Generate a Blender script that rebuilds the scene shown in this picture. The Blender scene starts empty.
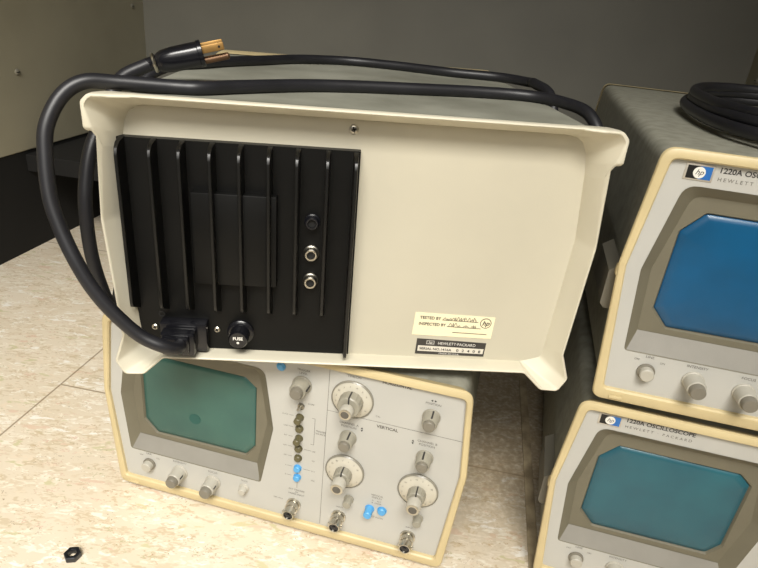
import bpy, bmesh, math, random
from mathutils import Vector, Matrix
random.seed(7)
PI = math.pi
C = bpy.context.scene.collection
R = math.radians

# ------------------------------------------------------------------ colour and materials
def lin(c):
    return tuple((v/255/12.92 if v/255 <= .04045 else ((v/255+.055)/1.055)**2.4) for v in c)

def mat(name, rgb, rough=.5, metal=0., var=0., scale=60., bump=0., rgb2=None, spec=.5, coat=0., bscale=None, mix_lo=.35, mix_hi=.65, detail=6.):
    m = bpy.data.materials.new(name); m.use_nodes = True
    nt = m.node_tree; b = nt.nodes['Principled BSDF']
    b.inputs['Roughness'].default_value = rough
    b.inputs['Metallic'].default_value = metal
    b.inputs['Specular IOR Level'].default_value = spec
    b.inputs['Coat Weight'].default_value = coat
    col = lin(rgb)
    tc = nt.nodes.new('ShaderNodeTexCoord')
    nz = nt.nodes.new('ShaderNodeTexNoise'); nz.inputs['Scale'].default_value = scale; nz.inputs['Detail'].default_value = detail
    nt.links.new(tc.outputs['Object'], nz.inputs['Vector'])
    rp = nt.nodes.new('ShaderNodeValToRGB')
    rp.color_ramp.elements[0].position = mix_lo; rp.color_ramp.elements[1].position = mix_hi
    c2 = lin(rgb2) if rgb2 else tuple(v*(1-var) for v in col)
    rp.color_ramp.elements[0].color = (*c2, 1); rp.color_ramp.elements[1].color = (*col, 1)
    nt.links.new(nz.outputs['Fac'], rp.inputs['Fac'])
    nt.links.new(rp.outputs['Color'], b.inputs['Base Color'])
    if bump:
        n2 = nt.nodes.new('ShaderNodeTexNoise'); n2.inputs['Scale'].default_value = bscale or scale*6; n2.inputs['Detail'].default_value = 3
        nt.links.new(tc.outputs['Object'], n2.inputs['Vector'])
        bp = nt.nodes.new('ShaderNodeBump'); bp.inputs['Strength'].default_value = bump; bp.inputs['Distance'].default_value = .001
        nt.links.new(n2.outputs['Fac'], bp.inputs['Height']); nt.links.new(bp.outputs['Normal'], b.inputs['Normal'])
    return m

M = dict(
    cream=mat('cream_plastic', (203,186,143), .42, var=.10, scale=25),
    ivory=mat('ivory_plastic', (208,202,182), .45, var=.06, scale=18),
    ivory_panel=mat('ivory_panel', (190,184,165), .5, var=.05, scale=14, bump=.04, bscale=900),
    panel=mat('grey_front_panel', (183,182,176), .5, var=.05, scale=20),
    taupe=mat('taupe_recess', (110,105,88), .55, var=.08, scale=40, bump=.05, bscale=1200),
    ledge=mat('lit_grey_ledge', (136,133,125), .55, var=.08, scale=60, bump=.08, bscale=1500),
    case=mat('olive_grey_case', (150,149,136), .55, var=.22, scale=110, bump=.12, bscale=700, rgb2=(132,131,118)),
    bumper=mat('shaded_grey_bumper', (112,108,96), .5, scale=30, var=.1),  # grey darkened to paint in the backwards scope's shadow
    case_light=mat('dusty_grey_case', (150,150,138), .55, scale=16, bump=.12, bscale=700, rgb2=(122,122,110)),
    black=mat('black_anodised', (12,12,11), .45, var=.3, scale=40, spec=.22),
    rubber=mat('black_rubber', (30,30,34), .42, var=.25, scale=50, spec=.5),
    gloss_black=mat('gloss_black_plastic', (20,20,24), .22, var=.2, scale=40),
    soft_black=mat('matt_black', (14,13,11), .8, var=.3, scale=12),
    fin=mat('black_fin', (14,14,13), .34, var=.2, scale=60, spec=.4),
    nickel=mat('nickel', (200,195,182), .28, 1., var=.15, scale=80),
    steel=mat('dull_steel', (150,146,134), .38, 1., var=.2, scale=80),
    screw_grey=mat('screw_grey', (150,146,132), .35, .3, var=.1, scale=80),
    brass=mat('tarnished_brass', (178,138,80), .42, .6, var=.25, scale=90),
    copper=mat('dark_brass', (112,84,60), .45, .6, var=.25, scale=90),
    knob=mat('grey_knob', (150,146,132), .42, var=.08, scale=60),
    knob_light=mat('pale_knob', (178,174,162), .42, var=.05, scale=60),
    knob_dark=mat('dark_knob_cap', (122,117,105), .4, var=.1, scale=60),
    dial=mat('clear_skirt_dial', (192,187,172), .25, var=.06, scale=70, coat=.4),
    dial_edge=mat('dial_edge', (132,128,116), .3, var=.06, scale=70),
    olive=mat('olive_button', (92,86,58), .4, var=.1, scale=80),
    blue_btn=mat('blue_button', (84,160,214), .4, var=.08, scale=80),
    ink=mat('grey_ink', (92,88,80), .7, var=.1, scale=90),
    ink_dark=mat('dark_ink', (52,50,48), .7, var=.1, scale=90),
    white_ink=mat('white_ink', (225,222,214), .6, var=.03, scale=90),
    paper=mat('cream_paper', (238,226,190), .7, var=.05, scale=50),
    plate_dark=mat('serial_plate_dark', (58,55,52), .45, var=.1, scale=50),
    plate_white=mat('serial_plate_white', (214,208,194), .5, var=.05, scale=50),
    badge=mat('badge_silver', (196,190,178), .35, .4, var=.05, scale=50),
    badge_black=mat('badge_black', (22,21,20), .4, var=.1, scale=50),
    badge_blue=mat('badge_blue', (40,104,176), .4, var=.1, scale=50),
    screen_blue=mat('blue_screen', (6,84,128), .3, var=.22, scale=16, rgb2=(8,70,106), bump=.04, bscale=1600),
    screen_teal=mat('teal_screen', (40,96,108), .32, scale=16, rgb2=(34,80,94), bump=.04, bscale=1600),
    screen_green=mat('green_screen', (60,102,92), .34, scale=14, rgb2=(48,86,80), bump=.04, bscale=1600),
    spot=mat('dark_teal_spot', (24,84,78), .4, var=.15, scale=60),
    wall_side=mat('tan_grey_paint', (166,160,138), .42, scale=5, rgb2=(154,148,126), bump=.08, bscale=500),
    wall_back=mat('grey_paint', (126,124,114), .5, scale=4, rgb2=(115,113,104), bump=.08, bscale=500),
    ridge=mat('dusty_strip', (176,160,130), .7, scale=60, rgb2=(130,116,92)),
    nut=mat('dark_steel_nut', (62,64,68), .32, .75, var=.25, scale=200),
)

# ------------------------------------------------------------------ mesh helpers
def link(name, bm, m, parent=None, smooth=35):
    bmesh.ops.recalc_face_normals(bm, faces=bm.faces[:])
    me = bpy.data.meshes.new(name); bm.to_mesh(me); bm.free()
    ms = m if isinstance(m, (list, tuple)) else [m]
    for x in ms: me.materials.append(x)
    if smooth:
        for p in me.polygons: p.use_smooth = True
        me.set_sharp_from_angle(angle=R(smooth))
    o = bpy.data.objects.new(name, me); C.objects.link(o)
    if parent: o.parent = parent
    return o

def empty(name, label, cat, loc, rot=(0,0,0), group=None):
    o = bpy.data.objects.new(name, None); C.objects.link(o); o.empty_display_size = .05
    o.location = loc; o.rotation_mode = 'XYZ'; o.rotation_euler = rot
    o['label'] = label; o['category'] = cat
    if group: o['group'] = group
    return o

def round_poly(pts, rad, seg=5):
    n = len(pts); out = []
    for i in range(n):
        r = rad[i] if isinstance(rad, (list, tuple)) else rad
        p = Vector(pts[i]); a = Vector(pts[i-1])-p; b = Vector(pts[(i+1) % n])-p
        la, lb = a.length, b.length; a.normalize(); b.normalize()
        ang = a.angle(b, PI); t = min(r/max(math.tan(ang/2),1e-4), la*.45, lb*.45)
        s, e = p+a*t, p+b*t
        for k in range(seg+1):
            u = k/seg
            out.append(tuple(s*(1-u)**2 + p*2*u*(1-u) + e*u*u))
    return out

def offset(pts, d):
    """inset a counter-clockwise polygon by d (mitred)"""
    n = len(pts); out = []
    for i in range(n):
        p = Vector(pts[i]); a = (p-Vector(pts[i-1])).normalized(); b = (Vector(pts[(i+1) % n])-p).normalized()
        na, nb = Vector((-a.y, a.x)), Vector((-b.y, b.x))
        m = (na+nb); m = m/max(m.length_squared, .3)*2
        out.append(tuple(p+m*d))
    return out

def loft(bm, rings, close_start=False, close_end=False, closed_ring=False, mi=0):
    """rings: list of lists of 3-D points with equal counts"""
    vs = [[bm.verts.new(p) for p in r] for r in rings]
    n = len(vs[0]); L = len(vs)
    for i in range(L if closed_ring else L-1):
        A, B = vs[i], vs[(i+1) % L]
        for j in range(n):
            f = bm.faces.new((A[j], A[(j+1) % n], B[(j+1) % n], B[j])); f.material_index = mi
    if close_start: bm.faces.new(vs[0]).material_index = mi
    if close_end: bm.faces.new(vs[-1]).material_index = mi
    return vs

def at(poly, y):
    f = y if callable(y) else (lambda x, z: y)
    return [(x, f(x, z), z) for x, z in poly]

def sheet(bm, outer, hole, y):
    f = y if callable(y) else (lambda x, z: y)
    b2 = bmesh.new(); es = []
    for poly in (outer, hole) if hole else (outer,):
        vs = [b2.verts.new((x, 0, z)) for x, z in poly]
        es += [b2.edges.new((vs[i], vs[(i+1) % len(vs)])) for i in range(len(vs))]
    bmesh.ops.triangle_fill(b2, edges=es, use_beauty=True, use_dissolve=False, normal=(0,-1,0))
    for v in b2.verts: v.co.y = f(v.co.x, v.co.z)
    merge(bm, b2)

def box(bm, x0, x1, y0, y1, z0, z1, bev=0., seg=2):
    b2 = bmesh.new()
    v = [b2.verts.new((x, y, z)) for x in (x0, x1) for y in (y0, y1) for z in (z0, z1)]
    for q in ((0,1,3,2),(4,6,7,5),(0,4,5,1),(2,3,7,6),(0,2,6,4),(1,5,7,3)): b2.faces.new([v[i] for i in q])
    bmesh.ops.recalc_face_normals(b2, faces=b2.faces[:])
    if bev: bmesh.ops.bevel(b2, geom=b2.edges[:], offset=bev, segments=seg, affect='EDGES', profile=.5)
    merge(bm, b2)

def merge(bm, b2, mx=None, mi=None):
    if mx is not None: b2.transform(mx)
    vm = {v: bm.verts.new(v.co) for v in b2.verts}
    for f in b2.faces:
        try:
            g = bm.faces.new([vm[v] for v in f.verts]); g.material_index = f.material_index if mi is None else mi
        except ValueError: pass
    b2.free()

def prism(bm, poly, y0, y1):
    loft(bm, [at(poly, y0), at(poly, y1)], True, True)

def lathe(bm, x, z, prof, n=24, ang=0):
    """prof: list of (radius, y); turned about the axis through (x, z), along y"""
    rings = [[(x+r*math.cos(2*PI*k/n+ang), y, z+r*math.sin(2*PI*k/n+ang)) for k in range(n)] for r, y in prof]
    loft(bm, rings, True, True)

def catmull(P, res=10):
    P = [Vector(p) for p in P]; out = []
    for i in range(len(P)-1):
        p0 = P[i-1] if i else P[0]*2-P[1]; p1, p2 = P[i], P[i+1]; p3 = P[i+2] if i+2 < len(P) else P[-1]*2-P[-2]
        for k in range(res):
            t = k/res
            out.append(.5*((2*p1)+(p2-p0)*t+(2*p0-5*p1+4*p2-p3)*t*t+(3*p1-p0-3*p2+p3)*t**3))
    out.append(P[-1]); return out

def tube(bm, P, r, n=14, res=8, caps=True):
    Q = catmull(P, res); m = len(Q); T = []
    for i in range(m): T.append((Q[min(i+1, m-1)]-Q[max(i-1, 0)]).normalized())
    u = T[0].orthogonal().normalized(); rings = []
    for i in range(m):
        u = (u-T[i]*u.dot(T[i])).normalized(); v = T[i].cross(u)
        rr = r(i/(m-1)) if callable(r) else r
        rings.append([tuple(Q[i]+(u*math.cos(2*PI*k/n)+v*math.sin(2*PI*k/n))*rr) for k in range(n)])
    loft(bm, rings, caps, caps)

def text_into(bm, body, x, z, h, y, width=None, align='LEFT', rot=0., spacing=1., shear=0., bold=0.):
    cu = bpy.data.curves.new('lettering_curve', 'FONT'); cu.body = body; cu.size = h/.69
    cu.align_x = align; cu.space_character = spacing; cu.shear = shear; cu.resolution_u = 3; cu.offset = bold
    o = bpy.data.objects.new('lettering_tmp', cu); C.objects.link(o)
    dg = bpy.context.evaluated_depsgraph_get(); dg.update()
    me = bpy.data.meshes.new_from_object(o.evaluated_get(dg))
    b2 = bmesh.new(); b2.from_mesh(me)
    if width and b2.verts:
        xs = [v.co.x for v in b2.verts]; w = max(xs)-min(xs)
        bmesh.ops.scale(b2, vec=(width/w, 1, 1), verts=b2.verts[:])
    for v in b2.verts: v.co = Vector((v.co.x, 0, v.co.y))
    mx = Matrix.Translation((x, y, z)) @ Matrix.Rotation(-rot, 4, 'Y')
    merge(bm, b2, mx)
    bpy.data.objects.remove(o); bpy.data.curves.remove(cu); bpy.data.meshes.remove(me)

def rect(bm, x0, x1, z0, z1, y):
    v = [bm.verts.new((x, y, z)) for x, z in ((x0,z0),(x1,z0),(x1,z1),(x0,z1))]; bm.faces.new(v)

def copy_tree(o, parent=None):
    c = o.copy(); C.objects.link(c)
    if parent: c.parent = parent
    for ch in list(o.children): copy_tree(ch, c)
    return c

# ------------------------------------------------------------------ the oscilloscope (x right, y away, z up; origin under the front face)
H = .1757; KZ = .1005; WM = .155; WT = .1484; D = .422
HEX = [(-WT,0),(WT,0),(WM,KZ),(WT,H),(-WT,H),(-WM,KZ)]
HEXR = [.007,.007,.02,.009,.009,.02]
PAN = [(-.1420,.0095),(.1420,.0095),(.1495,.0995),(.1440,.1690),(-.1420,.1690),(-.1500,.0995)]
REC = [(-.1360,.0395),(-.0125,.0395),(-.0020,.0990),(-.0100,.1545),(-.1305,.1545),(-.1405,.0980)]
RECB = [(-.1300,.0520),(-.0190,.0520),(-.0100,.0985),(-.0175,.1475),(-.1225,.1475),(-.1330,.0975)]
SCR = [(-.1132,.0583),(-.0292,.0592),(-.0213,.0700),(-.0205,.1290),(-.0295,.1368),(-.1115,.1372),(-.1232,.1240),(-.1240,.0705)]
PY_ = .004                      # depth of the front panel behind the bezel rim
MASK_Y = .0105

def bezel(parent, m=M['cream']):
    bm = bmesh.new()
    rp = lambda p, k=1.: round_poly(p, [r*k for r in HEXR], 6)
    rings = [at(rp(offset(HEX,.0054)), .0140), at(rp(offset(HEX,.0046)), .0130), at(rp(offset(HEX,.0038)), .0110), at(rp(offset(HEX,.0010)), .0050), at(rp(offset(HEX,.0002)), .0028), at(rp(offset(HEX,.0008)), .0012),
             at(rp(offset(HEX,.0030),.8), .0001), at(rp(offset(PAN,-.0010),.6), .0003), at(rp(PAN,.5), .0014), at(rp(PAN,.5), PY_+.002)]
    loft(bm, rings)
    # little moulded latch lugs on the parting line
    for s in (-1, 1): box(bm, s*(WM-.0022)-.002, s*(WM-.0022)+.0018, .0025, .008, KZ-.009, KZ-.002, .0007)
    return link('front_bezel', bm, m, parent)

def case(parent, y0, y1, Hh=H, wm=WM, wt=WT, kz=KZ, m=M['case'], cap=False):
    hx = [(-wt,0),(wt,0),(wm,kz),(wt,Hh),(-wt,Hh),(-wm,kz)]
    hx = offset(hx, .0044 if Hh == H else .0024); bm = bmesh.new()
    rr = [.008,.008,.02,.010,.010,.02]
    rp = round_poly(hx, rr, 6)
    loft(bm, [at(rp, y0), at(rp, y1)], cap, True)
    return link('case_shell', bm, m, parent)

def rear_plain(parent, m=M['cream']):
    bm = bmesh.new()
    a = round_poly(offset(HEX,.0034), HEXR, 6); b = round_poly(offset(HEX,.0070), HEXR, 6)
    loft(bm, [at(a, D-.010), at(a, D), at(b, D), at(b, D-.008)], False, True)
    return link('rear_frame', bm, m, parent)

def feet(parent, h, ys=(.045, .36)):
    for sx in (-1, 1):
        for y in ys:
            bm = bmesh.new(); cx = sx*.115
            rings = [[(cx+r*math.cos(2*PI*k/16), y+r*math.sin(2*PI*k/16), z) for k in range(16)] for r, z in ((.008,.003),(.008,-h+.0008),(.0072,-h))]
            loft(bm, rings, True, True)
            link('rubber_foot', bm, M['rubber'], parent)

def knob(name, parent, x, z, prof, m, cap=None, capm=None, line=None, n=24, y=PY_):
    bm = bmesh.new(); lathe(bm, x, z, [(r, y+d) for r, d in prof], n)
    o = link(name, bm, m, parent)
    if cap:
        bm = bmesh.new(); lathe(bm, x, z, [(r, y+d) for r, d in cap], n); link('knob_cap', bm, capm, o)
    if line:
        r, d0, d1, ang = line
        bm = bmesh.new(); c, s = math.cos(ang), math.sin(ang)
        w = .0006
        pts = [(x+c*r-s*w, z+s*r+c*w), (x+c*r+s*w, z+s*r-c*w), (x+c*(r-.0015)+s*w, z+s*(r-.0015)-c*w), (x+c*(r-.0015)-s*w, z+s*(r-.0015)+c*w)]
        prism(bm, pts, y+d0, y+d1); link('pointer_line', bm, M['ink_dark'], o)
    return o

def fluted(bm, x, z, r, y0, y1, n=30, amp=.05):
    ring = lambda y, k: [(x+r*k*(1+(amp if i % 2 else 0))*math.cos(2*PI*i/n), y, z+r*k*(1+(amp if i % 2 else 0))*math.sin(2*PI*i/n)) for i in range(n)]
    loft(bm, [ring(y0, 1), ring(y1+.0008, .95), ring(y1, .86)], True, True)

def dial(parent, x, z, r, stem, vern):
    """clear numbered skirt, grey coarse knob and a nickel tipped fine knob"""
    bm = bmesh.new(); lathe(bm, x, z, [(r, PY_+.0005), (r, PY_-.0012), (r-.001, PY_-.0022), (.007, PY_-.0036)], 40)
    o = link('range_dial', bm, M['dial'], parent)
    bm = bmesh.new(); n = 40
    ring = lambda q, y: [(x+q*math.cos(2*PI*k/n), y, z+q*math.sin(2*PI*k/n)) for k in range(n)]
    loft(bm, [ring(r+.0007, PY_), ring(r+.0007, PY_-.0014), ring(r-.0001, PY_-.0022), ring(r-.0003, PY_)], closed_ring=True)
    link('dial_rim', bm, M['dial_edge'], o)
    bm = bmesh.new()
    for k in range(14):
        a = R(-60+k*300/13+90); t = r*.8
        text_into(bm, random.choice(('.1','.2','.5','1','2','5','10','20','50')), x+t*math.cos(a), z+t*math.sin(a)-.0006, .0013, PY_-.0034+.0006, align='CENTER')
    link('dial_numbers', bm, M['ink'], o, 0)
    rr, ln = stem
    bm = bmesh.new(); fluted(bm, x, z, rr, PY_-.002, PY_-ln)
    k = link('coarse_knob', bm, M['knob'], o)
    r2, l2 = vern
    bm = bmesh.new(); lathe(bm, x, z, [(r2*.7, PY_-ln), (r2*.7, PY_-ln-.002), (r2, PY_-ln-.0024), (r2, PY_-l2+.001), (r2-.0006, PY_-l2)], 24)
    f = link('fine_knob', bm, M['knob_light'], o)
    bm = bmesh.new(); lathe(bm, x, z, [(r2-.0008, PY_-l2), (r2-.0008, PY_-l2-.0005), (r2*.62, PY_-l2-.0008)], 24); e = link('nickel_tip', bm, M['nickel'], o)
    bm = bmesh.new(); lathe(bm, x, z, [(r2*.6, PY_-l2-.0008), (r2*.55, PY_-l2-.0011)], 16); link('tip_inlay', bm, M['ink'], o)
    bm = bmesh.new(); box(bm, x-.0005, x+.0005, PY_-ln-.0004, PY_-.004, z+rr*.2, z+rr*1.06); link('pointer_line', bm, M['ink_dark'], o)

def bnc(parent, x, z, y=PY_, k=1.):
    bm = bmesh.new()
    lathe(bm, x, z, [(.0062*k, y), (.0062*k, y-.002), (.0052*k, y-.0022), (.0052*k, y-.004), (.0056*k, y-.0042), (.0056*k, y-.007), (.0048*k, y-.0072), (.0048*k, y-.0135), (.0046*k, y-.014), (.0040*k, y-.014), (.0040*k, y-.006)], 24)
    for s in (-1, 1): box(bm, x+s*.0052*k-.0009, x+s*.0052*k+.0009, y-.0115, y-.0095, z-.0009, z+.0009, .0002)
    o = link('input_socket', bm, M['nickel'], parent)
    bm = bmesh.new(); lathe(bm, x, z, [(.0040*k, y-.004), (.0040*k, y-.0132), (.0014, y-.0132), (.0012, y-.0138)], 20)
    link('socket_insulator', bm, M['gloss_black'], o)

def front(parent, screen_m):
    """recess, screen, controls and lettering of the front face"""
    bm = bmesh.new(); ro = round_poly(REC, [.003,.003,.012,.010,.009,.012], 5)
    sheet(bm, round_poly(offset(PAN,-.001), [.003]*6, 4), ro, PY_)
    link('front_panel', bm, M['panel'], parent, 0)
    ri = round_poly(RECB, [.004,.004,.012,.008,.008,.012], 5)
    scr_o = round_poly(offset(SCR,-.0012), .002, 3)
    bm = bmesh.new()
    rim = round_poly(offset(REC,.0012), [.003,.003,.012,.010,.009,.012], 5)
    loft(bm, [at(ro, PY_-.0002), at(rim, PY_+.0008), at(ri, MASK_Y)])
    sheet(bm, ri, scr_o, MASK_Y)
    loft(bm, [at(scr_o, MASK_Y), at(round_poly(SCR, .002, 3), MASK_Y+.002)])
    rc = link('screen_recess', bm, M['taupe'], parent)
    bm = bmesh.new()      # sloping grey sill under the screen, painted paler for light from above
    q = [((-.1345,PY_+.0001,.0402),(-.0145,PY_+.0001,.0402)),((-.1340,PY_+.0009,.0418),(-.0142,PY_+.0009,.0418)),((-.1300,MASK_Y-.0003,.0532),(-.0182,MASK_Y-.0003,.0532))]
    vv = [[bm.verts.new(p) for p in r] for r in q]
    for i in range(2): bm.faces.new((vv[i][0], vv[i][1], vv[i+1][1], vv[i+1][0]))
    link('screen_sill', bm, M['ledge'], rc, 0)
    bm = bmesh.new()      # slightly domed glass
    so = round_poly(SCR, .002, 3); cx = sum(p[0] for p in so)/len(so); cz = sum(p[1] for p in so)/len(so)
    rings = []
    for k, dy in ((1.,.0018),(.985,.0008),(.9,.0002),(.7,-.0004),(.4,-.0008),(.1,-.001)):
        rings.append([(cx+(x-cx)*k, MASK_Y+dy, cz+(z-cz)*k) for x, z in so])
    loft(bm, rings, False, True)
    link('screen', bm, screen_m, parent, 60)
    # row under the screen
    bm = bmesh.new(); lathe(bm, -.1186, .0268, [(.0058,PY_),(.0058,PY_-.0016),(.005,PY_-.002)], 28); o = link('power_button', bm, M['knob_dark'], parent)
    bm = bmesh.new(); lathe(bm, -.1186, .0268, [(.0046,PY_-.001),(.0046,PY_-.0062),(.004,PY_-.0068)], 28); link('button_cap', bm, M['knob_light'], o)
    for x, z in ((-.0886,.0268),(-.0570,.0255)):
        knob('control_knob', parent, x, z, [(.0070,0),(.0070,-.0012),(.0064,-.0016),(.0060,-.0115),(.0056,-.012)], M['knob_light'],
             [(.0052,-.012),(.0048,-.0160),(.0044,-.0165)], M['knob_dark'], (.0062,-.001,-.0100,R(20)))
    knob('trace_knob', parent, -.0276, .0280, [(.0046,0),(.0044,-.001),(.0036,-.0014),(.0032,-.006),(.0028,-.0065)], M['knob_light'])
    # trigger column
    knob('trigger_knob', parent, .0208, .1482, [(.0078,0),(.0078,-.0014),(.0072,-.0018),(.0066,-.0100),(.006,-.0108)], M['knob'],
         [(.0050,-.0108),(.0046,-.0145),(.0042,-.015)], M['knob_dark'], (.0074,-.001,-.0095,R(15)))
    bm = bmesh.new(); lathe(bm, .0208, .1280, [(.0028,PY_),(.0028,PY_-.0012),(.0018,PY_-.0016)], 14); o = link('toggle_switch', bm, M['steel'], parent)
    bm = bmesh.new(); tube(bm, [(.0208,PY_-.001,.1280),(.0207,PY_-.004,.1284),(.0206,PY_-.0070,.1292)], .0011, 10, 3); link('toggle_lever', bm, M['nickel'], o)
    for i, (z, ln, m) in enumerate(((.1172,.0075,'olive'),(.1062,.003,'olive'),(.0965,.0075,'olive'),(.0862,.003,'olive'),(.0763,.003,'olive'),(.0657,.0035,'blue_btn'),(.0559,.0035,'blue_btn'))):
        bm = bmesh.new(); lathe(bm, .0202, z, [(.0034,PY_+.0002),(.0034,PY_-.0006),(.0029,PY_-.0006),(.0029,PY_-ln+.0006),(.0024,PY_-ln)], 20)
        b = link('push_button', bm, M[m], parent)
        if m == 'blue_btn': b['label'] = 'blue push button'
    bnc(parent, .0181, .0253)
    bm = bmesh.new(); lathe(bm, .0035, .1603, [(.0036,PY_),(.0036,PY_-.001),(.002,PY_-.0022)], 20); link('indicator_lamp', bm, M['blue_btn'], parent)
    # right hand controls
    dial(parent, .0612, .1455, .0158, (.0090,.0120), (.0052,.0200))
    for x, z, a in ((.1214,.1462,80),(.0604,.1092,75),(.1211,.1079,95)):
        knob('position_knob', parent, x, z, [(.0068,0),(.0068,-.0010),(.0062,-.0014),(.0056,-.0100),(.0052,-.0106)], M['knob'],
             [(.0046,-.0106),(.0043,-.0130),(.0038,-.0134)], M['knob_dark'], (.0064,-.001,-.0098,R(a)))
    dial(parent, .0600, .0751, .0155, (.0070,.0115), (.0056,.0215))
    dial(parent, .1200, .0745, .0155, (.0070,.0115), (.0056,.0215))
    for x, z in ((.0655,.0470),(.1235,.0462)):
        knob('coupling_switch', parent, x, z, [(.0042,0),(.0042,-.0012),(.0034,-.0014),(.0034,-.0075),(.003,-.0082)], M['knob'], n=18)
    bnc(parent, .0581, .0256); bnc(parent, .1177, .0237)
    for x, z, ln, r in ((.0835,.0425,.0090,.0034),(.0938,.0437,.0030,.0034)):
        bm = bmesh.new(); lathe(bm, x, z, [(r+.0006,PY_+.0002),(r+.0006,PY_-.0005),(r,PY_-.0005),(r,PY_-ln+.0007),(r-.0006,PY_-ln)], 20)
        b = link('push_button', bm, M['blue_btn'], parent); b['label'] = 'blue push button'
    # printed lines and lettering
    yl = PY_-.00012
    bm = bmesh.new()
    rect(bm, .0418, .0421, .0110, .1680, yl); link('divider_line', bm, M['ink'], parent, 0)
    bm = bmesh.new(); rect(bm, .0421, .1470, .1300, .1303, yl); link('divider_line', bm, M['ink'], parent, 0)
    bm = bmesh.new()
    for z in (.1172,.1062,.0965,.0862,.0763,.0657,.0559): rect(bm, .0110, .0148, z, z+.0003, yl)
    for z in (.0862,.0657): rect(bm, .0250, .0310, z, z+.0003, yl)
    rect(bm, .0325, .0328, .0930, .1190, yl)
    for z in (.0930,.1187): rect(bm, .0300, .0328, z, z+.0003, yl)
    rect(bm, .0200, .0203, .0440, .0530, yl)
    T = lambda s, x, z, h, **k: text_into(bm, s, x, z, h, yl, **k)
    T('TRIGGER', .0215, .1605, .0018, align='CENTER'); T('LEVEL', .0215, .1577, .0018, align='CENTER')
    T('SLOPE', .0262, .1310, .0013)
    T('TRIGGER', .0335, .1070, .0015); T('SOURCE', .0335, .1045, .0015)
    for s, z in (('AC',.0855),('TV',.0756),('X-Y',.0650),('10X',.0552)): T(s, .0318, z, .0014)
    for s, z in (('AUTO',.1166),('LINE',.1056),('INT',.0959),('EXT',.0856),('DC',.0757),('A',.0651),('B',.0553)): T(s, .0102, z, .0012, align='RIGHT')
    T('EXT TRIGGER', .0200, .0405, .0016, align='CENTER'); T('OR', .0200, .0382, .0014, align='CENTER'); T('HORIZ INPUT', .0200, .0358, .0016, align='CENTER')
    T('300V MAX', .0080, .0270, .0013, align='RIGHT')
    T('TIME/DIV', .0612, .1645, .0019, align='CENTER')
    T('HORIZONTAL', .0935, .1655, .0024, align='CENTER', bold=.0001)
    T('POSITION', .1214, .1565, .0018, align='CENTER'); T('CAL', .0800, .1345, .0014)
    T('VERTICAL', .0900, .1250, .0026, align='CENTER', bold=.0001)
    T('CHANNEL A', .0600, .1212, .0019, align='CENTER'); T('POSITION', .0600, .1182, .0019, align='CENTER')
    T('CHANNEL B', .1214, .1212, .0019, align='CENTER'); T('POSITION', .1214, .1182, .0019, align='CENTER')
    T('VERTICAL', .0885, .0570, .0016, align='CENTER'); T('DISPLAY', .0885, .0545, .0016, align='CENTER'); T('A     ALT', .0885, .0514, .0014, align='CENTER'); T('B  CHOP', .0885, .0488, .0014, align='CENTER')
    T('TRACE ALIGN', .0885, .0340, .0015, align='CENTER')
    T('INPUT', .0581, .0345, .0014, align='CENTER'); T('INPUT', .1177, .0325, .0014, align='CENTER')
    T('LINE', -.1186, .0369, .0019, align='CENTER'); T('OFF', -.1262, .0341, .0014, align='CENTER'); T('ON', -.1100, .0341, .0014, align='CENTER')
    T('INTENSITY', -.0886, .0362, .0019, align='CENTER'); T('FOCUS', -.0570, .0352, .0019, align='CENTER'); T('TRACE', -.0276, .0352, .0014, align='CENTER')
    link('printed_lettering', bm, M['ink'], parent, 0)
    # up/down arrows by the position knobs
    for x, z, horiz in ((.1214,.1602,True),(.0705,.1196,False),(.1105,.1196,False)):
        bm = bmesh.new()
        for s in (-1, 1):
            a = .0010
            if horiz: p = [(x+s*.0022,z),(x+s*.0006,z+a),(x+s*.0006,z-a)]
            else: p = [(x,z+s*.0022),(x+a,z+s*.0004),(x-a,z+s*.0004)]
            bm.faces.new([bm.verts.new((q[0], yl, q[1])) for q in p])
        link('printed_arrow', bm, M['ink_dark'], parent, 0)
    bm = bmesh.new()
    text_into(bm, '1220A OSCILLOSCOPE', -.1152, .1640, .0031, yl, width=.0455, bold=.0001)
    link('model_lettering', bm, M['ink_dark'], parent, 0)
    bm = bmesh.new()
    text_into(bm, 'HEWLETT \u00b7 PACKARD', -.1147, .1592, .0021, yl, width=.0445, spacing=1.5)
    link('maker_lettering', bm, M['ink'], parent, 0)
    # maker's badge
    bx, bz = -.1254, .1627
    bm = bmesh.new(); box(bm, bx-.0080, bx+.0080, PY_-.0006, PY_+.0004, bz-.0048, bz+.0048, .0004); o = link('badge', bm, M['badge'], parent)
    ys = PY_-.0008; h = .0038; w = .0068; rr = .0034; n = 20
    for s, nm in ((-1,'badge_black'),(1,'badge_blue')):
        bm = bmesh.new(); rect(bm, bx+(s*w if s < 0 else 0), bx+(w if s > 0 else 0), bz-h, bz+h, ys); link('badge_field', bm, M[nm], o, 0)
    bm = bmesh.new(); bm.faces.new([bm.verts.new((bx+rr*math.cos(2*PI*k/28), ys-.0001, bz+rr*math.sin(2*PI*k/28))) for k in range(28)]); link('badge_disc', bm, M['white_ink'], o, 0)
    bm = bmesh.new(); text_into(bm, 'hp', bx, bz-.0012, .0031, ys-.0002, align='CENTER', shear=.35); link('badge_letters', bm, M['badge_black'], o, 0)
    bm = bmesh.new(); box(bm, -.1375, -.1285, -.0008, .001, .0030, .0052, .0003); link('bezel_tab', bm, M['cream'], parent)

def bumper(parent):
    for s in (-1,):
        bm = bmesh.new(); x1 = s*.1570; x0 = s*.1460
        sec = lambda y: [(x0,y,.063),(s*.1545,y,.063),(x1,y,.066),(x1,y,.0900),(x0,y,.0985)]
        loft(bm, [sec(.014), sec(.066)], True, True)
        link('side_bumper', bm, M['bumper'], parent, 20)

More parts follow.
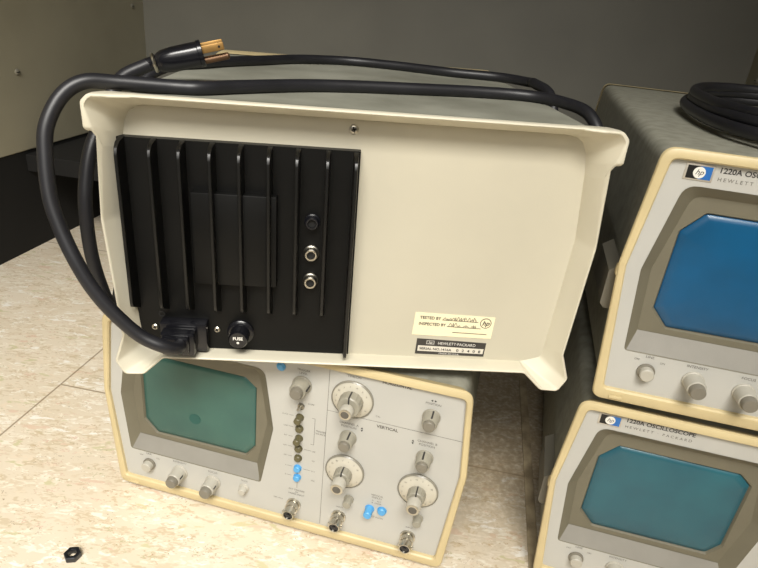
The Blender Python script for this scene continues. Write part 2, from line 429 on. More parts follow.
def scope(label, loc, rot, screen_m, src=None):
    if src is None:
        o = empty('oscilloscope', label, 'oscilloscope', loc, rot, 'oscilloscopes')
        bezel(o); case(o, .0120, D-.008); rear_plain(o); feet(o, .0055); bumper(o); front(o, screen_m)
    else:
        o = copy_tree(src); o.location = loc; o.rotation_euler = rot; o['label'] = label
        for ch in o.children:
            if ch.name.split('.')[0] == 'screen':
                ch.data = ch.data.copy(); ch.data.materials[0] = screen_m
    return o

low_left = scope('many-knobbed cream oscilloscope on the floor with dull green screen, beneath the backwards one',
                 (-.0714,.3792,0), (R(.15),0,R(-11.85)), M['screen_green'])
up_right = scope('oscilloscope with bright blue screen, upper of the right-hand stack, coiled cord on top',
                 (.3003,.3214,.18126), (0,0,R(-11.72)), M['screen_blue'], low_left)
low_right = scope('oscilloscope with dark teal screen on the floor, lower of the right-hand stack',
                  (.2955,.3224,0), (0,0,R(-12.53)), M['screen_teal'], low_left)
bm = bmesh.new()
lathe(bm, -.0752, .0840, [(.0050,MASK_Y-.0005),(.0052,MASK_Y-.0011)], 28)
link('screen_burn_mark', bm, M['spot'], low_left)['label'] = 'dark round spot on the screen'

# ------------------------------------------------------------------ the oscilloscope that lies backwards on top
TP_LOC = (-.01617,.35661,.18050); TP_ROT_MX = Matrix.Rotation(R(4.882),4,'Z') @ Matrix.Rotation(R(-.2436),4,'X') @ Matrix.Rotation(R(-.882),4,'Y')
tp = empty('oscilloscope', 'oscilloscope turned backwards, black finned heat sink and ivory rear panel showing, on another oscilloscope', 'oscilloscope', TP_LOC, TP_ROT_MX.to_euler('XYZ'), 'oscilloscopes')
TH = .1771; TK = .1013; TM = .1578; TW = .1510
OUT = [(.1270,.0022),(.1390,-.0076),(.1520,-.0082),(.1574,.0024),(.1530,.0190),(.1578,TK),(.1536,.1560),(.1590,.1560),(.1590,.1728),(.1545,.1772),(.1440,.1774),(.1330,.1772)]
INN = [(.1262,.0042),(.1270,.0044),(.1285,.0044),(.1420,.0085),(.1432,.0190),(.1492,.1010),(.1462,.1440),(.1454,.1510),(.1440,.1585),(.1408,.1650),(.1360,.1680),(.1290,.1690)]
def mirror(p): return p + [(-x, z) for x, z in reversed(p)]
OUTR = [.006,.004,.004,.004,.004,.03,.002,.003,.004,.004,.004,.006]; OUTR = OUTR + OUTR[::-1]
OUTP, INNP = mirror(OUT), mirror(INN)
pan_y = lambda x, z: .0142 + .0060*z/TH
inner_front = offset(OUTP, .0020)
EAR = {6:(.1512,.1470),7:(.1535,.1590),8:(.1566,.1706),9:(.1534,.1750),10:(.1435,.1753),11:(.1322,.1753)}
inner_rim = list(inner_front)
for k, (x, z) in EAR.items(): inner_rim[k] = (x, z); inner_rim[len(OUTP)-1-k] = (-x, z)
bm = bmesh.new()
rp = lambda p, k=1.: round_poly(p, [r*k for r in OUTR], 4)
hexlike = offset(INNP, -.0048)
mid = lambda A, B, t: [(p[0]*(1-t)+q[0]*t, p[1]*(1-t)+q[1]*t) for p, q in zip(A, B)]
def sm(t): t = min(max(t, 0), 1); return t*t*(3-2*t)
def flare(y, w):        # the corner ears stand out towards the viewer
    def f(x, z):
        e = sm((abs(x)-.134)/.010)*sm((z-.150)/.010) + sm((abs(x)-.126)/.010)*sm((.018-z)/.012)
        return y-.0058*e*w
    return f
rings = [at(rp(hexlike), .020), at(rp(offset(OUTP,.0012)), flare(.0165,.2)), at(rp(OUTP), flare(.0065,.9)), at(rp(OUTP), flare(.0014,1)), at(rp(offset(OUTP,.0004)), flare(.0004,1)), at(rp(offset(OUTP,.0010)), flare(0,1)),
         at(rp(mid(OUTP,inner_rim,.85)), flare(.0003,1)), at(rp(inner_rim), flare(.0012,1)), at(rp(mid(inner_rim,INNP,.55)), flare(.0075,.5))]
rings.append(at(rp(INNP), pan_y))
loft(bm, rings)
nb = len(OUTP)*5
bm.faces.ensure_lookup_table()
for f in bm.faces[:2*nb]:      # between the corner ears the casing comes right up to the thin rim
    c = f.calc_center_median()
    if abs(c.x) < .128 or .022 < c.z < .152: f.material_index = 1
link('rear_frame', bm, [M['ivory'], M['case_light']], tp, 50)
bm = bmesh.new(); sheet(bm, rp(offset(INNP,-.0006)), None, pan_y); rear_panel = link('rear_panel', bm, M['ivory_panel'], tp, 0)
DT = .345
case(tp, .0195, DT-.020, TH, TM-.0008, TW, TK, M['case_light'], False)
bm = bmesh.new()
ho = [(-TW,0),(TW,0),(TM-.001,TK),(TW,TH),(-TW,TH),(-TM+.001,TK)]
loft(bm, [at(round_poly(offset(ho,.0016), HEXR, 5), DT-.024), at(round_poly(ho, HEXR, 5), DT-.018), at(round_poly(ho, HEXR, 5), DT), at(round_poly(offset(ho,.006), HEXR, 5), DT), at(round_poly(offset(ho,.006), HEXR, 5), DT-.004)], False, True)
link('front_bezel', bm, M['cream'], tp)
for sx in (-1, 1):
    for y in (.075, .30):
        bm = bmesh.new(); cx = sx*.105; hf = .0028
        rings = [[(cx+r*math.cos(2*PI*k/16), y+r*math.sin(2*PI*k/16), z) for k in range(16)] for r, z in ((.008,.004),(.008,-hf+.0006),(.0072,-hf))]
        loft(bm, rings, True, True); link('rubber_foot', bm, M['rubber'], tp)

# heat sink
PLY = .0128
bm = bmesh.new()
prism(bm, [(-.1462,.0048),(.0002,.0048),(.0002,.1510),(-.1488,.1505),(-.1500,.1000)], PLY, PLY+.009)
hs = link('heat_sink', bm, M['black'], tp)
FX = (-.1444,-.1253,-.1082,-.0902,-.0728,-.0552,-.0381,-.0197,-.0024)
for i, x in enumerate(FX):
    bm = bmesh.new(); w0, w1 = .0016, .0010
    zb = .034 if i < 8 else .0065
    prof = [(PLY+.001,zb),(.0010,zb+(.007 if i < 8 else .002)),(0,zb+(.010 if i < 8 else .004)),(0,.1420),(.0014,.1462),(.0050,.1490),(PLY+.001,.1508)]
    sec = []
    for s in (-1, 1):
        sec.append([(x+s*(w1+(w0-w1)*y/PLY), y, z) for y, z in prof])
    loft(bm, sec, True, True)
    bmesh.ops.bevel(bm, geom=[e for e in bm.edges if all(v.co.y < .002 for v in e.verts)], offset=.0003, segments=1, affect='EDGES')
    link('cooling_fin', bm, M['fin'], hs)
bm = bmesh.new(); box(bm, -.1040, -.0506, .0058, PLY+.001, .0580, .1205, .0008); link('transistor_cover', bm, M['black'], hs)
# sockets between the fins
for z, m in ((.1040,'gloss_black'),(.0822,'nickel'),(.0622,'nickel')):
    bm = bmesh.new(); x = -.0283
    lathe(bm, x, z, [(.0052,PLY+.001),(.0052,PLY-.0016),(.0044,PLY-.0020),(.0042,PLY-.0060),(.0038,PLY-.0064),(.0028,PLY-.0064),(.0028,PLY-.002)], 24)
    o = link('output_socket', bm, M[m], tp)
    if m != 'gloss_black': o['label'] = 'bright nickel socket'
    bm = bmesh.new(); lathe(bm, x, z, [(.0028,PLY-.001),(.0028,PLY-.0045),(.0010,PLY-.0045)], 16); link('socket_hole', bm, M['soft_black'], o)
# mains inlet, fuse, screws
bm = bmesh.new(); box(bm, -.1290, -.0975, .0045, PLY+.001, .0062, .0285, .0015); link('mains_inlet', bm, M['gloss_black'], tp)
bm = bmesh.new()
lathe(bm, -.0757, .0195, [(.0092,PLY+.001),(.0092,PLY-.0022),(.0080,PLY-.0032),(.0068,PLY-.0034),(.0066,PLY-.0120),(.0058,PLY-.0132)], 30)
fu = link('fuse_holder', bm, M['gloss_black'], tp)
bm = bmesh.new(); text_into(bm, 'FUSE', -.0757, .0200, .0022, PLY-.01335, align='CENTER', bold=.0001)
bm.faces.new([bm.verts.new((-.0757+.0009*math.cos(2*PI*k/12), PLY-.01335, .0178+.0009*math.sin(2*PI*k/12))) for k in range(12)])
link('fuse_lettering', bm, M['white_ink'], fu, 0)
def screw(parent, x, z, y, r=.0022):
    bm = bmesh.new(); lathe(bm, x, z, [(r,y+.0006),(r,y-.0004),(r*.7,y-.0010),(r*.45,y-.0010),(r*.4,y-.0003)], 18); o = link('screw', bm, M['nickel'], parent)
    bm = bmesh.new()
    for a in (.3, .3+PI/2):
        c, s = math.cos(a), math.sin(a); q = r*.55; w = r*.13
        prism(bm, [(x+c*q-s*w,z+s*q+c*w),(x-c*q-s*w,z-s*q+c*w),(x-c*q+s*w,z-s*q-c*w),(x+c*q+s*w,z+s*q-c*w)], y-.0011, y-.0002)
    link('screw_slot', bm, M['soft_black'], o)
screw(tp, -.1346, .0200, PLY); screw(tp, -.0922, .0200, PLY)
bm = bmesh.new(); lathe(bm, -.1292, .0305, [(.0022,PLY+.0005),(.0022,PLY-.0004),(.0014,PLY-.0004),(.0014,PLY+.0002)], 14); link('blank_hole', bm, M['soft_black'], tp)
screw(tp, -.0048, .1630, pan_y(0,.163), .0030)
# stickers
def placed(parent_panel, name, corners, m, dy=-.0002, th=.0002):
    bm = bmesh.new(); pr = [(x, z) for x, z in corners]
    loft(bm, [at(pr, lambda x, z: pan_y(x,z)+dy-th), at(pr, lambda x, z: pan_y(x,z)+dy+th)], True, True)
    return link(name, bm, m, parent_panel, 0)
ST1 = [(.0450,.0223),(.1026,.0215),(.1036,.0386),(.0461,.0400)]
s1 = placed(tp, 'inspection_sticker', ST1, M['paper'])
yst = lambda z: pan_y(0,z)-.0006
bm = bmesh.new(); rt = R(-1.4)
text_into(bm, 'TESTED BY', .0495, .0353, .0022, yst(.035), width=.0152, rot=rt, bold=.00006)
text_into(bm, 'INSPECTED BY', .0490, .0304, .0022, yst(.030), width=.0195, rot=rt, bold=.00006)
def ink_line(x0, z0, x1, z1, w=.00022):
    d = Vector((x1-x0, z1-z0)).normalized(); n = Vector((-d.y, d.x))*w
    q = [(x0+n.x,z0+n.y),(x1+n.x,z1+n.y),(x1-n.x,z1-n.y),(x0-n.x,z0-n.y)]
    bm.faces.new([bm.verts.new((x, yst(z), z)) for x, z in q])
ink_line(.0655,.0350,.0918,.0343); ink_line(.0695,.0300,.0942,.0293); ink_line(.0740,.0255,.0990,.0249)
link('sticker_lettering', bm, M['ink_dark'], s1, 0)
bm = bmesh.new()           # handwriting above the two lines
def scribble(x0, x1, z, amp, n, seed):
    rnd = random.Random(seed); P = []
    for k in range(n):
        t = k/(n-1); P.append((x0+(x1-x0)*t+rnd.uniform(-.0006,.0006), yst(z)-.0001, z-(x0+(x1-x0)*t-x0)*.024+(amp*rnd.uniform(.3,1) if k % 2 else 0)))
    tube(bm, P, .00017, 5, 5)
scribble(.0665,.0905,.0353,.0030,26,3); scribble(.0705,.0790,.0304,.0028,9,5); scribble(.0815,.0845,.0302,.0026,5,8); scribble(.0870,.0905,.0300,.0026,6,9)
link('handwriting', bm, M['ink'], s1, 0)
bm = bmesh.new(); cx, cz = .0972, .0338
n = 28; ring = lambda r: [(cx+r*math.cos(2*PI*k/n), yst(cz), cz+r*math.sin(2*PI*k/n)) for k in range(n)]
loft(bm, [ring(.0041), ring(.0036)])
text_into(bm, 'hp', cx, cz-.0017, .0036, yst(cz), align='CENTER', shear=.3, bold=.0001)
link('sticker_emblem', bm, M['ink_dark'], s1, 0)
ST2 = [(.0487,.0068),(.0993,.0066),(.1000,.0176),(.0492,.0192)]
s2 = placed(tp, 'serial_plate', ST2, M['plate_dark'])
bm = bmesh.new(); pr = [(.0502,.0093),(.0984,.0087),(.0987,.0128),(.0504,.0138)]
bm.faces.new([bm.verts.new((x, yst(z)+.0001, z)) for x, z in pr]); link('serial_strip', bm, M['plate_white'], s2, 0)
bm = bmesh.new()
text_into(bm, 'SERIAL NO.1416A', .0515, .0106, .0019, yst(.011)-.0001, width=.0235, rot=rt, bold=.00006)
text_into(bm, '02408', .0785, .0099, .0021, yst(.011)-.0001, width=.0180, rot=rt, spacing=2.2, bold=.00006)
link('serial_number', bm, M['ink_dark'], s2, 0)
bm = bmesh.new()
text_into(bm, 'HEWLETT\u00b7PACKARD', .0645, .0151, .0022, yst(.015), width=.0275, rot=rt)
text_into(bm, 'MADE IN U.S.A.', .0660, .0073, .0013, yst(.0075), width=.0150, rot=rt)
for q in ((.0563,.0619,.0151,.0154),(.0563,.0619,.0177,.0180),(.0563,.0566,.0151,.0180),(.0616,.0619,.0151,.0180)): rect(bm, *q, yst(.016))
text_into(bm, 'hp', .0591, .0156, .0019, yst(.016), align='CENTER', shear=.3)
link('plate_lettering', bm, M['white_ink'], s2, 0)

# ------------------------------------------------------------------ mains cord of the backwards scope (own local frame = the scope's)
cord = empty('power_cord', 'black power cord looping over the backwards oscilloscope, bare three-pin plug lying at its top left', 'power cord', TP_LOC, TP_ROT_MX.to_euler('XYZ'), 'power cords')
CR = .0044; ZT = TH-.0024+CR
main = [(-.1120,-.0080,.0190),(-.1122,-.0175,.0215),(-.1190,-.0225,.0262),(-.1325,-.0235,.0340),(-.1470,-.0240,.0500),(-.1578,-.0235,.0660),(-.1665,-.0215,.0835),(-.1738,-.0180,.1015),(-.1788,-.0140,.1196),(-.1805,-.0080,.1425),(-.1795,-.0030,.1580),
        (-.1728,.0050,.1730),(-.1620,.0120,.1808),(-.1458,.0200,ZT+.0015),(-.1172,.0294,ZT),(-.1007,.0327,ZT),(-.0794,.0511,ZT),(-.0431,.0796,ZT),(-.0085,.0956,ZT),(.0439,.1098,ZT),(.0915,.1200,ZT),(.1304,.1187,ZT),
        (.1510,.0985,ZT-.0005),(.1625,.0720,.1745),(.1690,.0560,.1560),(.1700,.0540,.1350),(.1680,.0720,.1180),(.1670,.1000,.1120),(.1680,.1350,.1250),(.1690,.1600,.1500),(.1665,.1780,.1740),(.1590,.2050,ZT+.001),(.1595,.2243,ZT),(.1372,.2517,ZT),(.0898,.2636,ZT),(.0420,.2874,ZT),(-.0089,.3004,ZT),(-.0583,.2779,ZT),(-.0916,.2343,ZT),(-.1161,.2006,ZT),(-.1330,.1700,ZT),
        (-.1530,.1450,ZT-.002),(-.1655,.1250,.1650),(-.1700,.1050,.1300),(-.1720,.0800,.0700),(-.1720,.0500,.0220),(-.1680,.0260,.0260),(-.1715,.0205,.0480),(-.1745,.0200,.0720),(-.1747,.0210,.0999),(-.1737,.0250,.1184),(-.1708,.0310,.1367),(-.1665,.0400,.1515),(-.1615,.0500,.1680),(-.1560,.0600,.1790),(-.1415,.0690,.1868)]
bm = bmesh.new(); tube(bm, main, CR, 14, 8); link('cable', bm, M['rubber'], cord, 60)
# inlet connector on the heat sink end
bm = bmesh.new(); box(bm, -.1262, -.1035, -.0060, .0040, .0085, .0262, .0022)
box(bm, -.1245, -.1065, -.0100, -.0050, .0115, .0250, .0018)
link('connector', bm, M['gloss_black'], cord)
# plug: tapered body, collar, two blades and an earth pin
px = Vector((.0400,.0100,.0105)).normalized()
py = Vector((0,0,1)).cross(px).normalized(); pz = px.cross(py)
PS = .80
PM = Matrix(((px.x*PS,py.x*PS,pz.x*PS,-.1415),(px.y*PS,py.y*PS,pz.y*PS,.0690),(px.z*PS,py.z*PS,pz.z*PS,.1868),(0,0,0,1)))
def ell(u, ry, rz, n=24, p=2.6):
    out = []
    for k in range(n):
        a = 2*PI*k/n; c, s = math.cos(a), math.sin(a)
        out.append((u, ry*math.copysign(abs(c)**(2/p), c), rz*math.copysign(abs(s)**(2/p), s)))
    return out
def make_plug(PM, parent):
    bm = bmesh.new()
    loft(bm, [ell(-.002,.0052,.0052), ell(.006,.0060,.0060), ell(.0085,.0084,.0078), ell(.012,.0098,.0090), ell(.020,.0112,.0098), ell(.032,.0118,.0100), ell(.0405,.0118,.0100), ell(.0410,.0128,.0108), ell(.0440,.0128,.0108), ell(.0445,.0120,.0100)], True, True)
    bm.transform(PM); plug = link('plug_body', bm, M['gloss_black'], parent, 40)
    bm = bmesh.new(); tube(bm, [PM @ Vector((.0045, .0066*math.cos(a), .0066*math.sin(a))) for a in [2*PI*k/12 for k in range(13)]], .0012, 6, 3); link('strain_clamp', bm, M['nickel'], plug)
    for yy, zz, m in ((.0052,.0045,'brass'),(-.0062,.0030,'brass')):
        bm = bmesh.new(); box(bm, .0440, .0625, yy-.0008, yy+.0008, zz-.0031, zz+.0031, .0006); bm.transform(PM); b = link('prong', bm, M[m], plug)
        bm = bmesh.new()
        lathe(bm, .0585, zz, [(.0010,yy-.0010),(.0010,yy+.0010)], 12); bm.transform(PM); link('prong_hole', bm, M['soft_black'], b)
    bm = bmesh.new(); tube(bm, [PM @ Vector((u,0,-.0060)) for u in (.044,.052,.062,.0655)], lambda t: .0024 if t < .85 else .0024-.0012*(t-.85)/.15, 12, 4); link('earth_pin', bm, M['copper'], plug)

make_plug(PM, cord)

# ------------------------------------------------------------------ coiled cord on the upper right scope
coil = empty('power_cord', 'black power cord coiled on top of the upper right oscilloscope with the blue screen', 'power cord', (.3003,.3214,.18126), (0,0,R(-11.72)), 'power cords')
P = [(.118,.4460,.040),(.120,.4480,.110),(.120,.4420,.160),(.114,.4150,.1835),(.104,.3600,.1800),(.094,.2700,.1790)]; zc = H-.0044+.0048
turns = 2.95; N = int(turns*24)
def loop(i):      # centre x, centre y, half widths, height of each turn
    return ((-.008,.160,.095,.136,0),(-.006,.165,.088,.128,.0075),(.004,.176,.098,.120,.0120),(.000,.172,.092,.112,.0180))[i]
for k in range(1, N+1):
    t = k/24; i = int(t); f = t-i; a = .12*PI+2*PI*t
    A, B = loop(i), loop(i+1); cx, cy, rx, ry, zz = [u*(1-f)+w*f for u, w in zip(A, B)]
    c, s_ = math.cos(a), math.sin(a); p = 2/2.7
    P.append((cx+rx*math.copysign(abs(c)**p, c), cy+ry*math.copysign(abs(s_)**p, s_), zc+zz*.9+max(0, s_)*.004))
bm = bmesh.new(); tube(bm, P, .0043, 12, 3); link('cable', bm, M['rubber'], coil, 60)
d = (Vector(P[-1])-Vector(P[-3])).normalized(); e2 = Vector((0,0,1)).cross(d).normalized(); e3 = d.cross(e2); q = Vector(P[-1])
make_plug(Matrix(((d.x*PS,e2.x*PS,e3.x*PS,q.x),(d.y*PS,e2.y*PS,e3.y*PS,q.y),(d.z*PS,e2.z*PS,e3.z*PS,q.z+.003),(0,0,0,1))), coil)

# ------------------------------------------------------------------ the room (its own axes, turned 8.02 degrees)
FZ = -.0055
RA = R(8.0233); RM = Matrix.Rotation(-RA, 4, 'Z')
def struct(name, bm, m, smooth=0, parent=None):
    bm.transform(RM); o = link(name, bm, m, parent, smooth)
    if not parent: o['kind'] = 'structure'
    return o

def floor_material():
    m = bpy.data.materials.new('vinyl_tile'); m.use_nodes = True
    nt = m.node_tree; N = nt.nodes.new; L = nt.links.new; b = nt.nodes['Principled BSDF']
    tc = N('ShaderNodeTexCoord'); mp = N('ShaderNodeMapping'); mp.inputs['Rotation'].default_value = (0,0,RA)
    L(tc.outputs['Object'], mp.inputs['Vector'])
    cur = None
    def rgb(c): 
        n = N('ShaderNodeRGB'); n.outputs[0].default_value = (*lin(c),1); return n.outputs[0]
    cn = N('ShaderNodeTexNoise'); cn.inputs['Scale'].default_value = 9; cn.inputs['Detail'].default_value = 8; L(mp.outputs[0], cn.inputs['Vector'])
    cr = N('ShaderNodeValToRGB'); cr.color_ramp.elements[0].position = .3; cr.color_ramp.elements[1].position = .7
    cr.color_ramp.elements[0].color = (*lin((219,205,181)),1); cr.color_ramp.elements[1].color = (*lin((229,217,196)),1)
    L(cn.outputs['Fac'], cr.inputs['Fac']); cur = cr.outputs['Color']
    def chips(ang, sx, sy, scale, lo, hi, cols, amount):
        nonlocal cur
        m1 = N('ShaderNodeMapping'); m1.inputs['Rotation'].default_value = (0,0,ang); m1.inputs['Scale'].default_value = (sx,sy,1); m1.inputs['Location'].default_value = (ang*3.1, ang*1.7, 0)
        L(tc.outputs['Object'], m1.inputs['Vector'])
        nz = N('ShaderNodeTexNoise'); nz.inputs['Scale'].default_value = scale*1.1; nz.inputs['Detail'].default_value = 5; L(m1.outputs[0], nz.inputs['Vector'])
        mx = N('ShaderNodeMix'); mx.data_type = 'RGBA'; mx.blend_type = 'LINEAR_LIGHT'; mx.inputs[0].default_value = .035
        L(m1.outputs[0], mx.inputs[6]); L(nz.outputs['Color'], mx.inputs[7])
        vo = N('ShaderNodeTexVoronoi'); vo.voronoi_dimensions = '2D'; vo.inputs['Scale'].default_value = scale; L(mx.outputs[2], vo.inputs['Vector'])
        sep = N('ShaderNodeSeparateColor'); L(vo.outputs['Color'], sep.inputs[0])
        # only some cells are chips, and a chip fills only the middle of its cell
        gt = N('ShaderNodeMath'); gt.operation = 'LESS_THAN'; gt.inputs[1].default_value = amount; L(sep.outputs[0], gt.inputs[0])
        mr = N('ShaderNodeMapRange'); mr.inputs['From Min'].default_value = hi; mr.inputs['From Max'].default_value = lo; L(vo.outputs['Distance'], mr.inputs['Value'])
        mu = N('ShaderNodeMath'); mu.operation = 'MULTIPLY'; L(gt.outputs[0], mu.inputs[0]); L(mr.outputs[0], mu.inputs[1])
        rp = N('ShaderNodeValToRGB'); rp.color_ramp.interpolation = 'CONSTANT'
        els = rp.color_ramp.elements
        for i, c in enumerate(cols):
            e = els[i] if i < 2 else els.new(i/len(cols)); e.position = i/len(cols); e.color = (*lin(c),1)
        L(sep.outputs[1], rp.inputs['Fac'])
        mm = N('ShaderNodeMix'); mm.data_type = 'RGBA'; L(mu.outputs[0], mm.inputs[0]); L(cur, mm.inputs[6]); L(rp.outputs['Color'], mm.inputs[7]); cur = mm.outputs[2]
    chips(.5, 1., 2.8, 64, .26, .48, [(236,228,210),(208,192,164),(232,220,200),(216,200,174)], .55)
    chips(1.9, 1., 2.4, 70, .24, .44, [(238,231,216),(206,188,158),(228,212,188),(236,226,206)], .5)
    chips(-.6, 1., 2.8, 44, .20, .36, [(242,237,226),(206,198,160),(238,230,214),(220,196,172)], .25)
    chips(2.6, 1., 2.4, 96, .16, .32, [(194,170,138),(214,184,162),(192,182,146),(204,184,154)], .2)
    chips(.1, 1., 1.8, 130, .12, .24, [(140,120,90),(188,144,118),(162,144,106),(152,128,98)], .05)
    # seams of the tiles
    sx = N('ShaderNodeSeparateXYZ'); L(mp.outputs[0], sx.inputs[0])
    def seam(sock, off):
        a = N('ShaderNodeMath'); a.operation = 'SUBTRACT'; a.inputs[1].default_value = off; L(sock, a.inputs[0])
        d = N('ShaderNodeMath'); d.operation = 'DIVIDE'; d.inputs[1].default_value = .5600; L(a.outputs[0], d.inputs[0])
        r = N('ShaderNodeMath'); r.operation = 'ROUND'; L(d.outputs[0], r.inputs[0])
        s = N('ShaderNodeMath'); s.operation = 'SUBTRACT'; L(d.outputs[0], s.inputs[0]); L(r.outputs[0], s.inputs[1])
        ab = N('ShaderNodeMath'); ab.operation = 'ABSOLUTE'; L(s.outputs[0], ab.inputs[0])
        mr = N('ShaderNodeMapRange'); mr.inputs['From Min'].default_value = .0011; mr.inputs['From Max'].default_value = .0024; mr.inputs['To Min'].default_value = 1; mr.inputs['To Max'].default_value = 0
        L(ab.outputs[0], mr.inputs['Value']); return mr.outputs[0]
    lt = N('ShaderNodeMath'); lt.operation = 'LESS_THAN'; lt.inputs[1].default_value = -.4185; L(sx.outputs['X'], lt.inputs[0])
    ys = N('ShaderNodeMath'); ys.operation = 'MULTIPLY_ADD'; ys.inputs[1].default_value = -.35; L(lt.outputs[0], ys.inputs[0]); L(sx.outputs['Y'], ys.inputs[2])
    mxm = N('ShaderNodeMath'); mxm.operation = 'MAXIMUM'; L(seam(sx.outputs['X'], -.4185), mxm.inputs[0]); L(seam(ys.outputs[0], .495), mxm.inputs[1])
    sm = N('ShaderNodeMix'); sm.data_type = 'RGBA'; sf = N('ShaderNodeMath'); sf.operation = 'MULTIPLY'; sf.inputs[1].default_value = .75; L(mxm.outputs[0], sf.inputs[0])
    L(sf.outputs[0], sm.inputs[0]); L(cur, sm.inputs[6]); L(rgb((128,108,80)), sm.inputs[7]); cur = sm.outputs[2]
    # dusty grime plus painted-in shade, between and behind the instruments
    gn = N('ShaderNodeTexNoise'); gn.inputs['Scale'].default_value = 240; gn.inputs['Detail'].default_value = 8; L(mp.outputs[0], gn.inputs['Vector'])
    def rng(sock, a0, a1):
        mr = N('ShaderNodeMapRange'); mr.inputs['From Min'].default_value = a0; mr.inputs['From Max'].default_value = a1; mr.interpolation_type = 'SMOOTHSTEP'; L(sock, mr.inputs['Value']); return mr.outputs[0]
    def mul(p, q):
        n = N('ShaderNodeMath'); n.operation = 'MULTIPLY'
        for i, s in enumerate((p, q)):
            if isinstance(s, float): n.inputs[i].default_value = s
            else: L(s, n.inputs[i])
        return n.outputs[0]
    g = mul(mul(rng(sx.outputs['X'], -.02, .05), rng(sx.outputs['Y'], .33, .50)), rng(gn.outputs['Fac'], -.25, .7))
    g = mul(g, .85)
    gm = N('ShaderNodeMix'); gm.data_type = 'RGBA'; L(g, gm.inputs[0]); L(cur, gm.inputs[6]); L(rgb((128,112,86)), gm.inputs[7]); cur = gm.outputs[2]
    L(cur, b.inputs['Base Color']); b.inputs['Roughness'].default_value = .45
    bp = N('ShaderNodeBump'); bp.inputs['Strength'].default_value = .12; bp.inputs['Distance'].default_value = .001; L(cn.outputs['Fac'], bp.inputs['Height']); L(bp.outputs[0], b.inputs['Normal'])
    return m

XL, XR, YB, ZP = -.694, .4390, 1.199, .1545
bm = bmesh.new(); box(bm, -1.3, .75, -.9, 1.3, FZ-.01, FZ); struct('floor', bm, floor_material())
bm = bmesh.new(); box(bm, XL-.025, XL, -.15, YB+.02, ZP, 1.0, .0015); wl = struct('wall_left', bm, M['wall_side'])
bm = bmesh.new(); box(bm, XL-.022, XL-.002, -.15, YB+.02, FZ, ZP+.002); struct('baseboard_left', bm, M['soft_black'])
bm = bmesh.new(); box(bm, XL-.02, XR+.02, YB, YB+.02, FZ, 1.0); struct('wall_back', bm, M['wall_back'])
bm = bmesh.new(); box(bm, XR, XR+.025, -.15, YB+.02, FZ, 1.0, .0015); wr = struct('wall_right', bm, M['wall_side'])
bm = bmesh.new(); box(bm, XL-.002, XR, 1.15, YB, FZ, .149, .001); struct('baseboard_back', bm, M['soft_black'])
bm = bmesh.new(); box(bm, XL-.002, XR, .826, YB, .122, .149, .001); struct('trim_2', bm, M['soft_black'])
bm = bmesh.new(); box(bm, XL-.025, XR+.025, .32, YB+.02, 1.0, 1.03); struct('unseen_desk_underside', bm, M['wall_back'])  # desk underside out of view, added to shade the back
# raised dusty strip along the floor between the stacks
bm = bmesh.new(); box(bm, .0985, .1075, .20, .80, FZ, FZ+.0020, .0006); struct('trim_1', bm, M['ridge'])
def panel_screw(parent, x, y, z, s):
    bm = bmesh.new()
    n = 16
    rings = [[(x+s*d, y+r*math.cos(2*PI*k/n), z+r*math.sin(2*PI*k/n)) for k in range(n)] for r, d in ((.0046,-.0003),(.0046,.0008),(.0034,.0022),(.0012,.0028))]
    loft(bm, rings, True, True); bm.transform(RM); o = link('screw', bm, M['screw_grey'], parent)
    bm = bmesh.new(); box(bm, x+s*.0015, x+s*.0030, y-.0035, y+.0035, z-.0005, z+.0005) if s > 0 else box(bm, x+s*.0030, x+s*.0015, y-.0035, y+.0035, z-.0005, z+.0005)
    bm.transform(RM); link('screw_slot', bm, M['soft_black'], o)
panel_screw(wl, XL, .8335, .2715, 1); panel_screw(wl, XL, 1.1595, .3651, 1); panel_screw(wr, XR, 1.154, .355, -1)

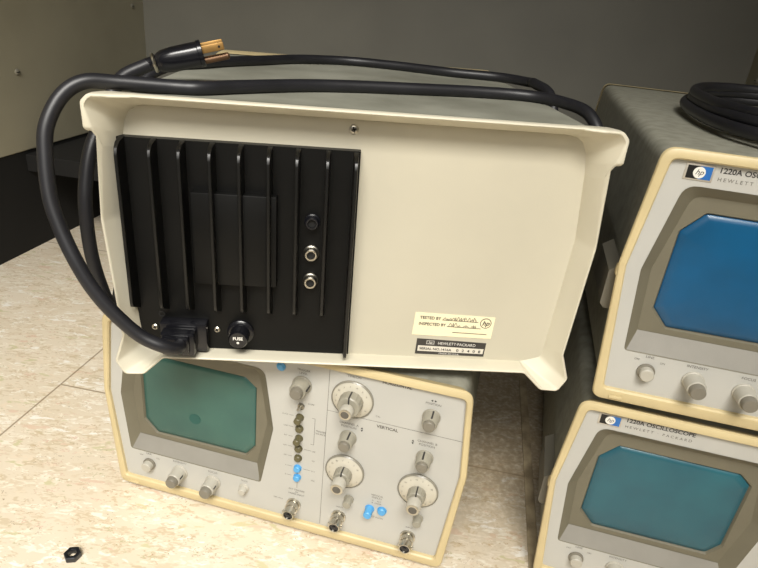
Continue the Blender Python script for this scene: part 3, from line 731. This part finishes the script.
# hex nut
bm = bmesh.new(); cx, cy, r0, r1, hh = 0, 0, .0066, .0034, .0052
hexp = round_poly([(r0*math.cos(PI/3*k), r0*math.sin(PI/3*k)) for k in range(6)], .0006, 3); n = len(hexp)
circ = [(r1*math.cos(math.atan2(y,x)), r1*math.sin(math.atan2(y,x))) for x, y in hexp]
P3 = lambda p, z, k=1.: [(x*k, y*k, z) for x, y in p]
loft(bm, [P3(hexp,.0,.94), P3(hexp,.0006), P3(hexp,hh-.0006), P3(hexp,hh,.92), P3(circ,hh,1.12), P3(circ,hh-.0006), P3(circ,.0006), P3(circ,0,1.1)], closed_ring=True)
nut = link('hex_nut', bm, M['nut'], None, 30)
nut.location = (-.2206,.3306,FZ); nut.rotation_euler = (0,0,R(12))
nut['label'] = 'small dark steel hex nut lying on the bare tile floor'; nut['category'] = 'nut'

# ------------------------------------------------------------------ camera
O = Vector((0,0,.41601)); pt = R(25.0921); rl = R(5.85414)
fw = Vector((0,math.cos(pt),-math.sin(pt))); rt0 = Vector((1,0,0)); up0 = rt0.cross(fw)
rx = rt0*math.cos(rl)+up0*math.sin(rl); ux = -rt0*math.sin(rl)+up0*math.cos(rl)
cam = bpy.data.cameras.new('camera'); cam.sensor_width = 36; cam.lens = 599.43*36/758; cam.clip_start = .01
co = bpy.data.objects.new('camera', cam); C.objects.link(co)
co.matrix_world = Matrix(((rx.x,ux.x,-fw.x,O.x),(rx.y,ux.y,-fw.y,O.y),(rx.z,ux.z,-fw.z,O.z),(0,0,0,1)))
bpy.context.scene.camera = co

# ------------------------------------------------------------------ light
def area(name, loc, target, size, power, col=(1,.93,.80)):
    l = bpy.data.lights.new(name, 'AREA'); l.shape = 'RECTANGLE'; l.size = size[0]; l.size_y = size[1]; l.energy = power; l.color = col
    o = bpy.data.objects.new(name, l); C.objects.link(o); o.location = loc
    o.rotation_euler = (Vector(target)-Vector(loc)).to_track_quat('-Z','Y').to_euler()
    return o
l1 = area('ceiling_light', (-.12,-.78,1.50), (-.28,.34,.0), (1.0,.5), 8.4, (1,.965,.90))
l1.data.spread = R(66)  # beam narrowed to pool the light on the lower left floor
area('room_light', (-.1,-1.5,1.2), (.0,.6,.15), (1.2,.7), 7.6, (1,.96,.89))
w = bpy.data.worlds.new('world'); bpy.context.scene.world = w; w.use_nodes = True
w.node_tree.nodes['Background'].inputs[0].default_value = (1,.95,.87,1); w.node_tree.nodes['Background'].inputs[1].default_value = .14
sc = bpy.context.scene
sc.view_settings.view_transform = 'Standard'; sc.view_settings.look = 'None'; sc.view_settings.exposure = 0; sc.view_settings.gamma = 1
